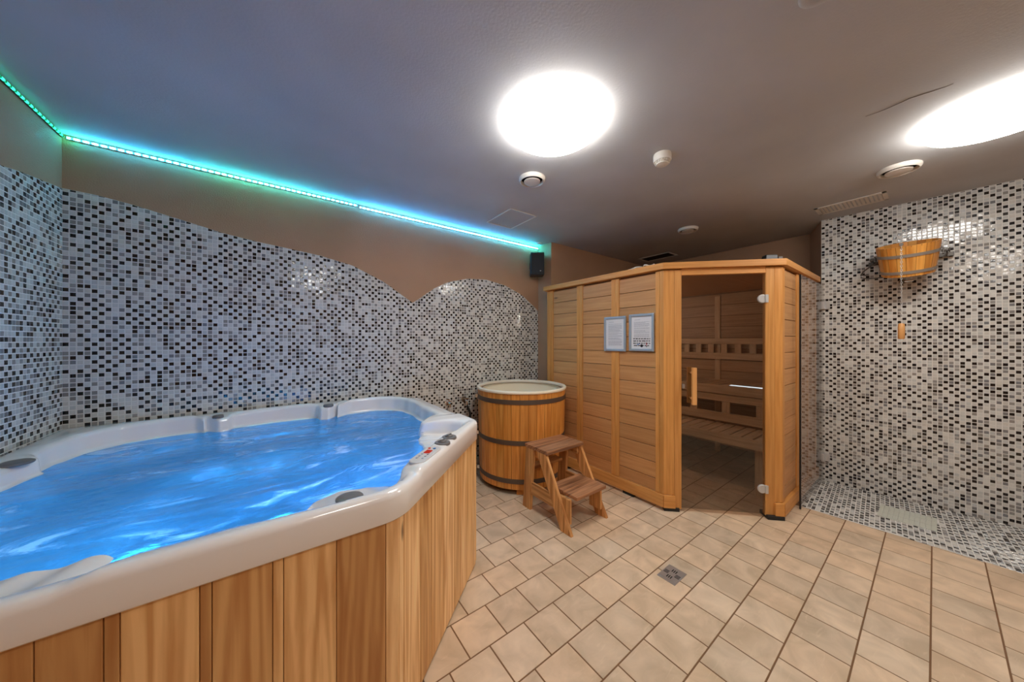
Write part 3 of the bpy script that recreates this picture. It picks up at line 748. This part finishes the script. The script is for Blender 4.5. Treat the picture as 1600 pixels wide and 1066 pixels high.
for k0, k1, in ((0, .083), (LD - .055, LD)):
    b = MB(); m = onD((k0 + k1) / 2) + dn * .008; b.box((m.x, m.y, .078), (k1 - k0 + .008, .022, .10), rotz(aD), 0, (1.06, 1.04, 1.0)); sp(b, 'plinth', M['sauna_frame'], .003)
b = MB(); b.prism([(TL + .033, -S0), (TE, -S0), (TE, -SF + .033), (C2.x + .01, -SF + .033), (C1.x + .033, C1.y + .01)], 1.988, 2.043, (1, 0), (.9, .85, .8)); sp(b, 'roof', M['sauna'], 0)
for (x, y, a) in ((TL + .05, -.6, 0), (TL + .05, -1.38, 0), (onD(.06).x + .03, onD(.06).y + .03, aD), (onD(LD - .03).x, onD(LD - .03).y + .04, aD)):
    b = MB(); b.box((x, y, .015), (.12, .11, .029), rotz(a)); sp(b, 'foot', M['rubber'], .003)
# glass door with wooden handle and hinges
m = onD((.139 + LD - .12) / 2) - dn * .012
b = MB(); b.box((m.x, m.y, .982), (DW - .006, .008, 1.905), rotz(aD)); door = sp(b, 'door', M['doorglass'], 0)
door['label'] = 'bronze tinted glass door'
def dpart(b, name, mat, bevel=.002): return b.build(name, mat, door, bevel=bevel)
hk = .139 + .082
for s in (1, -1):
    q = onD(hk) + dn * (-.012 + s * .048); b = MB(); b.box((q.x, q.y, 1.035), (.034, .024, .30), rotz(aD), 2, (1.08, 1.05, 1.0)); dpart(b, 'handle', M['handle'], .003)
for z in (.93, 1.14):
    b = MB(); q0, q1 = onD(hk) + dn * .04, onD(hk) - dn * .064; b.tube([(q0.x, q0.y, z), (q1.x, q1.y, z)], .011, 12)
    dpart(b, 'handle_dowel', M['handle'], 0)
for z in (1.735, .228):
    q = onD(LD - .12 - .022) - dn * .004; R = rotz(aD) @ Matrix.Rotation(PI / 2, 3, 'X'); b = MB()
    b.lathe((q.x, q.y, z), [(.034, -.007), (.034, .005), (.031, .008)], 28, R)
    q2 = onD(LD - .12 + .004) + dn * .002; b.box((q2.x, q2.y, z), (.02, .02, .062), rotz(aD)); dpart(b, 'hinge', M['satin'], .001)
q = onD(.141 + .012) - dn * .004; b = MB(); b.box((q.x, q.y, 1.03), (.02, .02, .035), rotz(aD)); sp(b, 'door_catch', M['steel'], .002)
# benches and backrest along the far wall
def slats(t0, t1, s0, s1, z, n, name):
    b = MB(); wd = (s1 - s0) / n
    for k in range(n): b.box(((t0 + t1) / 2, -(s0 + wd * (k + .5)), z), (t1 - t0, wd - .012, .024), None, 0, tint(.92, 1.06))
    return sp(b, name, M['bench'], .003)
slats(4.82, TE - .03, .34, 2.28, .918, 22, 'upper_bench'); slats(4.42, 4.84, .34, 2.26, .508, 21, 'lower_bench')
def lng(t, s0, s1, z0, z1, name, th=.028):
    b = MB(); b.box((t, -(s0 + s1) / 2, (z0 + z1) / 2), (th, s1 - s0, z1 - z0), None, 1, tint(.95, 1.05)); return sp(b, name, M['bench'], .003)
lng(4.81, .34, 2.28, .838, .928, 'bench_fascia'); lng(4.83, .34, 2.28, .755, .832, 'bench_rail'); lng(4.83, .34, 2.28, .545, .635, 'bench_rail'); lng(4.41, .34, 2.26, .43, .518, 'bench_fascia')
for s in (.5, .95, 1.4, 1.72, 2.02, 2.25):
    b = MB(); b.box((4.835, -s, .69), (.02, .075, .14), None, 2, tint(.95, 1.05)); sp(b, 'bench_post', M['bench'])
for s in (.5, 2.1):
    b = MB(); b.box((4.50, -s, .22), (.05, .06, .44), None, 2, tint(.95, 1.05)); sp(b, 'bench_leg', M['bench'])
lng(TE - .075, .34, 2.28, 1.362, 1.432, 'backrest_rail', .02); lng(TE - .075, .34, 2.28, 1.18, 1.258, 'backrest_rail', .02)
for k in range(14):
    b = MB(); b.box((TE - .078, -(.40 + k * .142), 1.31), (.018, .062, .104), None, 2, tint(.95, 1.05)); sp(b, 'backrest_block', M['bench'])

b = MB(); b.lathe((3.80, -.46, 1.60), [(.06, 0), (.075, .05), (.075, .12), (.05, .17)], 20); sp(b, 'added_sauna_light', emit('added_warm_glow', (1, .93, .82), 32), 0)  # unseen light source added to brighten the cabin interior
b = MB(); b.box((4.86, -2.0, .9315), (.05, .50, .003)); sp(b, 'added_bench_glow', emit('cool_white_light_line', (.78, .9, 1), 1.6), 0)  # glowing bar added on the slats, stands in for light between them
# things lying on the cabin roof
def box_on_roof():
    o = thing('control_box', 'small black box on top of the sauna cornice', 'box', (4.305, -2.22, 2.0435))
    b = MB(); b.box((0, 0, .036), (.10, .07, .07), rotz(aD), cut=lambda p: (p.x * (.86 if p.z > 0 else 1), p.y * (.8 if p.z > 0 else 1), p.z)); b.build('casing', M['black'], o, bevel=.005)
    b = MB(); b.box(rotz(aD) @ Vector((.068, .0, .028)), (.034, .05, .054), rotz(aD)); b.build('socket', M['iron'], o, bevel=.004)
box_on_roof()
cb = MB(); pts = []
for k in range(60):
    f = k / 59; pts.append((3.60 + .02 * math.sin(f * 15) , -(1.36 + .24 * f), 2.0495 + .010 * abs(math.sin(f * 11)) + .003))
cb.tube(pts, .006, 8); tag(cb.build('cable', M['white'], smooth=True), 'loose white cable lying on the sauna roof edge', 'cable')

# framed notices on the sauna wall
def notice(s0, s1, z0, z1, label, big):
    w, h = s1 - s0, z1 - z0
    o = thing('picture_frame', label, 'picture frame', (TL - .001, -(s0 + s1) / 2, z0), 0, 'framed notices on the sauna')
    b = MB(); f = .022
    for (y, z, a, c2) in ((-w / 2 + f / 2, h / 2, f, h), (w / 2 - f / 2, h / 2, f, h), (0, f / 2, w - 2 * f, f), (0, h - f / 2, w - 2 * f, f)): b.box((-.008, y, z), (.016, a, c2))
    b.build('frame', M['silver'], o, bevel=.005, seg=3)
    b = MB(); b.box((-.003, 0, h / 2), (.004, w - 2 * f + .004, h - 2 * f + .004)); b.build('paper', M['paper'], o)
    rn = random.Random(int(s0 * 1000)); b = MB(); z = h - f - .035; lw = w - 2 * f - .05
    zend = f + .03 if not big else h * .36
    b.box((-.0055, lw * .28, z + .006), (.0012, lw * .38, .004)); z -= .014
    while z > zend:
        y = lw / 2; stop = -lw / 2 + (rn.random() * lw * .5 if rn.random() < .25 else 0)
        while y > stop:
            ww = min(rn.uniform(.008, .026), y - stop + .002); b.box((-.0055, y - ww / 2, z), (.0012, ww, .0036)); y -= ww + .003
        z -= .0078 if rn.random() > .16 else .013
    b.build('print', M['ink'], o)
    if big:
        b = MB()
        for k in range(4):
            z = h * .335 - k * .020; y = lw / 2 + .008 - (.006 if k == 3 else 0); stop = -lw / 2 - .008 + (.01 if k == 3 else 0)
            while y > stop:
                ww = min(rn.uniform(.012, .034), y - stop + .002); n = max(1, int(ww / .0052))
                for q in range(n): b.box((-.0055, y - (q + .5) * ww / n, z + rn.uniform(-.0006, .0006)), (.0012, ww / n * .74, .0092))
                y -= ww + .006
        b.build('bold_print', M['inkb'], o)
        b = MB(); R = Matrix.Rotation(-.5, 3, 'X'); b.box((-.0055, .028, .062), (.0012, .034, .006), R); b.build('arrow', M['inkbl'], o)
        b = MB(); b.lathe((-.0055, -.002, .048), [(.013, -.0006), (.013, .0006)], 18, Matrix.Rotation(PI / 2, 3, 'Y')); b.build('round_print', M['inkb'], o)
        b = MB(); b.box((-.0055, -.048, .063), (.0012, .009, .026), cut=lambda p: (p.x, p.y * (1 if p.z > 0 else .45), p.z)); b.build('exclamation_mark', M['inkr'], o)
        b = MB(); b.box((-.0055, -.048, .042), (.0012, .008, .008)); b.build('exclamation_dot', M['inkb'], o)
notice(1.122, 1.361, 1.303, 1.630, 'silver framed notice of plain grey text on the sauna wall', False)
notice(1.393, 1.629, 1.310, 1.638, 'silver framed notice with bold lines and red exclamation mark', True)

# ---------------------------------------------------------------- glass panel beside the shower
gp = thing('glass_screen', 'tall clear glass panel standing against the sauna beside the shower', 'glass panel', (4.95, -2.375, 0))
b = MB(); b.box((.0, 0, .979), (.905, .008, 1.95)); b.build('pane', M['screen'], gp)
b = MB(); b.box((-.455, 0, .979), (.006, .012, 1.95)); b.build('edge_strip', M['black'], gp)
for z in (1.755, .24):
    b = MB(); b.box((.425, -.004, z), (.05, .022, .075)); b.box((.447, -.02, z), (.012, .055, .075)); b.build('clamp', M['satin'], gp, bevel=.002)

# ---------------------------------------------------------------- shower bucket
bc_s, bc_off = 2.905, .245
bkt = thing('shower_bucket', 'wooden splash bucket on iron bracket high on the mosaic wall', 'bucket', (E_t(bc_s) - bc_off, -bc_s, 1.955))
n = 20; b = MB(); Hb, rb, rt = .25, .142, .172
for k in range(n):
    a0, a1 = 2 * PI * k / n + .006, 2 * PI * (k + 1) / n - .006; c = tint(.84, 1.1, .05); ou, ov = random.random() * 30, random.random() * 30
    q = lambda a, r, z: (r * math.cos(a), r * math.sin(a), z); w = .05
    b.face([q(a0, rb, 0), q(a1, rb, 0), q(a1, rt, Hb), q(a0, rt, Hb)], [(ou, ov), (ou, ov + w), (Hb + ou, ov + w), (Hb + ou, ov)], c)
    b.face([q(a0, rt, Hb), q(a1, rt, Hb), q(a1, rt - .016, Hb), q(a0, rt - .016, Hb)], [(ou, ov)] * 4, c)
    b.face([q(a1, rb - .016, .03), q(a0, rb - .016, .03), q(a0, rt - .016, Hb), q(a1, rt - .016, Hb)], [(ou, ov)] * 4, c)
b.lathe((0, 0, 0), [(rb - .001, 0), (rb - .002, .03)], 40, col=(.6, .5, .4)); b.lathe((0, 0, 0), [(rb - .002, .02), (rt - .002, Hb - .002)], 40, cap0=False, cap1=False, col=(.35, .25, .15))
TILT = Matrix.Translation((0, 0, .155)) @ Matrix.Rotation(-.30, 4, 'Y') @ Matrix.Translation((0, 0, -.155))
for_tilt = [b.build('staves', M['bucket'], bkt)]
for z in (.035, .172):
    r = rb + (rt - rb) * z / Hb; b = MB(); b.lathe((0, 0, 0), [(r - .002, z - .012), (r + .003, z - .012), (r + .0055, z + .012), (r - .002, z + .012)], 48, cap0=False, cap1=False); for_tilt.append(b.build('hoop', M['band'], bkt, smooth=True))
for o in for_tilt: o.data.transform(TILT)
for s in (-1, 1):
    b = MB(); R = Matrix.Rotation(PI / 2, 3, 'X'); b.lathe((0, s * .186, .155), [(.010, -.02), (.010, .014), (.018, .016), (.018, .022)], 14, R); b.box((0, s * .176, .155), (.04, .008, .05)); b.build('pivot_bolt', M['iron'], bkt, bevel=.002)
# iron loop bracket on the left, spout valve and wall rail
b = MB(); pts = []
for k in range(17):
    a = PI / 2 + PI * k / 16; pts.append((.03 + .02 * math.sin(a), .235 - .075 * math.cos(a) * -1 * .9 + .0, .06 + .055 * math.sin(a) * 1.0))
pts = [(.0, .160, .130), (.03, .205, .105), (.06, .245, .075), (.075, .265, .045), (.06, .262, .018), (.04, .235, .004), (.02, .190, -.004), (.0, .130, -.006)]
b.tube(pts, .0055, 8); b.tube([(.075, .262, .045), (.12, .25, .045), (.215, .235, .06)], .006, 8)
b.build('bracket', M['iron'], bkt, smooth=True)
b = MB(); b.box((.215, 0, .155), (.016, .46, .032)); b.box((.12, .195, .155), (.19, .008, .03)); b.box((.12, -.195, .155), (.19, .008, .03)); b.build('wall_bracket', M['iron'], bkt, bevel=.002)
b = MB(); b.tube([(.215, .03, -.045), (.10, .03, -.045), (.07, .03, -.05), (.06, .03, -.085)], .012, 12); b.lathe((.12, .03, -.045), [(.02, -.018), (.02, .018)], 16, Matrix.Rotation(PI / 2, 3, 'Y')); b.build('valve', M['brass'], bkt, smooth=True)
b = MB(); b.tube([(.10, .03, -.045), (.10, -.03, -.045)], .007, 10); b.build('valve_lever', M['chrome'], bkt)
# chain hanging at the front, with its wooden pull
ca = math.radians(200); cx, cy = (rt + .012) * math.cos(ca), (rt + .012) * math.sin(ca) + .085
cx = -(rt ** 2 - cy ** 2) ** .5 - .040
b = MB(); z = .205; k = 0
while z > -.415:
    pts = []
    for q in range(10):
        a = 2 * PI * q / 10; u, v = .0048 * math.cos(a), .0105 * math.sin(a)
        pts.append((cx + (u if k % 2 else 0), cy + (0 if k % 2 else u), z + v))
    b.tube(pts, .0014, 5, closed=True); z -= .0165; k += 1
ch = b.build('chain', M['satin'], bkt)
b = MB(); b.lathe((0, 0, 0), [(.011, -.012), (.011, .006)], 12, Matrix.Rotation(PI / 2, 3, 'Y')); he = b.build('chain_eye', M['iron'], bkt); he.location = (cx + .004, cy, .212)
b = MB(); b.lathe((cx, cy, -.475), [(.014, -.065), (.0185, -.058), (.019, 0), (.0175, .052), (.012, .060)], 20); b.build('pull_handle', M['handle'], bkt, smooth=True)

# ---------------------------------------------------------------- lights on the ceiling
def dome(x, y, label, r=.262, h=.10):
    o = thing('ceiling_lamp', label, 'ceiling lamp', (x, y, H_CEIL), 0, 'round dome lamps on the ceiling')
    b = MB(); b.lathe((0, 0, 0), [(r * .93, -.022), (r * .93, 0)], 48); b.build('base', M['white'], o)
    b = MB(); pr = [(r * .97, -.02)] + [(r * math.cos(a), -.024 - (h - .024) * math.sin(a)) for a in [PI / 2 * k / 10 for k in range(10)]] + [(.004, -h)]
    b.lathe((0, 0, 0), pr, 48, cap0=True, cap1=True); d = b.build('shade', M['lamp'], o, smooth=True)
    return o
dome(2.24, -1.79, 'glowing round dome lamp in the middle of the ceiling')
dome(4.05, -3.26, 'glowing round dome lamp on the ceiling over the shower', .272)
dome(1.55, -4.10, 'added dome lamp behind the viewer, brightening the tub front')  # extra lamp out of view, added to light the tub front

def strip(name, p0, p1, mat, label):
    p0, p1 = Vector(p0), Vector(p1); d = (p1 - p0).normalized(); a = math.atan2(d.y, d.x); L = (p1 - p0).length; c = (p0 + p1) / 2
    o = thing(name, label, 'LED strip', tuple(c), 0, 'LED strips under the ceiling')
    n = Vector((-d.y, d.x, 0)) if Vector((-d.y, d.x, 0)).dot(Vector((1.5, -2, 0)) - c) > 0 else Vector((d.y, -d.x, 0))
    b = MB(); b.box(tuple(-n * .004), (L, .008, .014), rotz(a)); b.build('channel', M['iron'], o)
    b = MB(); b.box(tuple(n * .003 + Vector((0, 0, -.001))), (L - .004, .006, .009), rotz(a)); b.build('diffuser', mat, o)
strip('led_strip', (.010, -.02, 2.590), (.010, -2.2, 2.590), M['led_g'], 'green glowing LED strip under the ceiling of the left wall')
strip('led_strip', (.02, -.010, 2.592), (1.575, -.010, 2.592), M['led_c'], 'cyan LED strip on the long wall from the left corner on')
strip('led_strip', (1.59, -.011, 2.583), (3.685, -.011, 2.583), M['led_b'], 'bright blue LED strip ending above the black loudspeaker')

# ---------------------------------------------------------------- small things on the ceiling
def valve(x, y, r, label):
    o = thing('air_vent', label, 'air vent', (x, y, H_CEIL), 0, 'round white air vents')
    b = MB(); b.lathe((0, 0, 0), [(r, 0), (r, -.010), (r * .94, -.022), (r * .87, -.027), (r * .82, -.020), (r * .79, -.004)], 40, cap0=False, cap1=False); b.build('ring', M['white'], o, smooth=True)
    b = MB(); b.lathe((0, 0, 0), [(r * .80, -.006), (r * .3, -.006)], 32); b.build('duct', M['dark'], o)
    b = MB(); b.lathe((0, 0, 0), [(r * .56, -.018), (r * .62, -.022), (r * .60, -.029), (r * .3, -.032), (.002, -.033)], 36); b.build('disc', M['white'], o, smooth=True)
valve(2.535, -1.25, .098, 'round white air vent just below the middle ceiling lamp')
valve(4.57, -1.45, .098, 'round white air vent on the ceiling above the sauna')
valve(4.51, -2.89, .105, 'round white air vent beside the lamp over the shower')
sd = thing('smoke_detector', 'white smoke detector on the ceiling right of the middle lamp', 'smoke detector', (3.02, -1.985, H_CEIL))
b = MB(); b.lathe((0, 0, 0), [(.052, 0), (.054, -.010), (.054, -.040), (.050, -.046)], 32); b.build('base', M['white'], sd, smooth=True)
b = MB()
for k in range(16):
    a = 2 * PI * k / 16; b.box((.043 * math.cos(a), .043 * math.sin(a), -.052), (.006, .009, .014), rotz(a))
b.build('louvre', M['white'], sd)
b = MB(); b.lathe((0, 0, 0), [(.038, -.044), (.040, -.056), (.038, -.066), (.026, -.070), (.003, -.071)], 28); b.build('sensor_cap', M['white'], sd, smooth=True)
rg = thing('ring_fitting', 'flat round cover on the ceiling at the top edge', 'ceiling fitting', (2.52, -2.81, H_CEIL))
b = MB(); b.lathe((0, 0, 0), [(.062, 0), (.062, -.004), (.055, -.007), (.040, -.007), (.034, -.003)], 40, cap0=False); b.build('ring', M['ceiling'], rg, smooth=True)
b = MB(); b.lathe((0, 0, 0), [(.03, 0), (.03, -.006), (.02, -.008)], 24); b.build('button', M['ceiling'], rg, smooth=True)
def hatch(name, label, cat, c, L, Wd, a, fr, fill, slat=None):
    o = thing(name, label, cat, (*c, H_CEIL), a); b = MB(); h = .006
    for x, y, w, d in ((0, Wd / 2 - fr / 2, L, fr), (0, -Wd / 2 + fr / 2, L, fr), (L / 2 - fr / 2, 0, fr, Wd), (-L / 2 + fr / 2, 0, fr, Wd)): b.box((x, y, -h / 2), (w, d, h))
    b.build('frame', M['white'], o, bevel=.001)
    b = MB(); b.box((0, 0, -.001), (L - 2 * fr, Wd - 2 * fr, .002)); b.build('panel', fill, o)
    return o
hatch('access_hatch', 'square ceiling hatch with thin white trim near the blue strip', 'hatch', (2.873, -.53), .315, .42, 0, .012, M['ceiling'])
hatch('slot_vent', 'dark slot vent in the ceiling above the sauna', 'vent', (5.40, -.66), .25, .45, 0, .02, M['dark'])
vg = hatch('vent_grille', 'long white vent grille on the ceiling by the mosaic wall', 'vent', (5.075, -2.595), .235, .43, 0, .026, M['ceiling'])
b = MB()
for k in range(15):
    b.box((0, -.175 + k * .025, -.004), (.18, .017, .003), Matrix.Rotation(.35, 3, 'X'))
b.build('slats', M['white'], vg)

# ---------------------------------------------------------------- loudspeaker
spk = thing('loudspeaker', 'small black loudspeaker high in the corner under the blue strip', 'loudspeaker', (3.575, -.115, 2.20))
R = rotz(-.62)
b = MB(); b.box((0, 0, .14), (.165, .15, .275), R); b.build('cabinet', M['black'], spk, bevel=.008)
b = MB(); q = R @ Vector((0, -.078, .14)); b.box(q, (.15, .006, .255), R); gr = b.build('grille', M['rubber'], spk, bevel=.003)
b = MB(); q = R @ Vector((.035, -.082, .05)); b.box(q, (.014, .002, .008), R); b.build('badge', M['steel'], gr)
b = MB(); b.tube([(0, .05, .14), (.0, .105, .14)], .012, 10); b.box((0, .108, .14), (.05, .006, .08)); b.build('wall_mount', M['iron'], spk)
b = MB(); b.tube([(.03, .0, .27), (.06, .03, .32), (.08, .08, .36), (.09, .1, .385)], .003, 6); b.build('cable', M['black'], spk)
fx = thing('junction_cover', 'small white junction cover on the ceiling above the loudspeaker', 'cover', (3.60, -.13, H_CEIL))
b = MB(); b.lathe((0, 0, 0), [(.035, 0), (.035, -.012), (.028, -.016)], 24); b.build('cap', M['white'], fx, smooth=True)

# ---------------------------------------------------------------- taps and hose on the mosaic wall
def tap(x, z, label, hose):
    o = thing('wall_tap', label, 'tap', (x, -.003, z), 0, 'taps behind the hot tub')
    b = MB(); R = Matrix.Rotation(PI / 2, 3, 'X'); b.lathe((0, 0, 0), [(.032, 0), (.032, .006), (.013, .010), (.013, .05)], 18, R); b.build('flange', M['brass'] if hose else M['chrome'], o, smooth=True)
    b = MB(); b.tube([(0, -.045, .0), (0, -.06, -.01), (0, -.066, -.05)], .011, 10); b.build('spout', M['chrome'], o, smooth=True)
    b = MB(); b.tube([(-.02, -.05, .012), (.028, -.055, .018)], .007, 8); b.build('lever', M['chrome'], o, smooth=True)
    return o
tap(2.43, .765, 'chrome wall tap low on the mosaic nearer the hot tub', False)
tap(2.625, .77, 'wall tap with black hose nearer the plunge barrel', True)
b = MB(); pts = [(2.625 + .03 * math.sin(k * .4) + .001 * k, -.072 - .01 * math.sin(k * .3), .71 - k * .024) for k in range(28)] + [(2.66, -.1, .02), (2.62, -.2, .014), (2.5, -.26, .014), (2.38, -.2, .014)]
b.tube(pts, .013, 10); tag(b.build('hose', M['rubber'], smooth=True), 'black rubber hose hanging from the tap beside the barrel', 'hose')

# ---------------------------------------------------------------- floor drain
dr = thing('floor_drain', 'square steel floor drain among the beige tiles', 'drain', (2.908, -2.103, 0), 0)
SZ = .118
b = MB()
b.box((0, 0, .0012), (.148, SZ * .9, .0025)); b.build('frame', M['steel'], dr, bevel=.001)
b = MB(); b.box((0, 0, .003), (.112, SZ * .82, .002)); b.build('grate', M['steel'], dr, bevel=.0008)
b = MB()
for q in range(4):
    for k in (-1, 0, 1):
        a = q * PI / 2; R = rotz(a); p = R @ Vector((.032, k * .011, 0)); b.box((p.x, p.y, .0042), (.026, .005, .0008), R)
b.build('slots', M['dark'], dr)
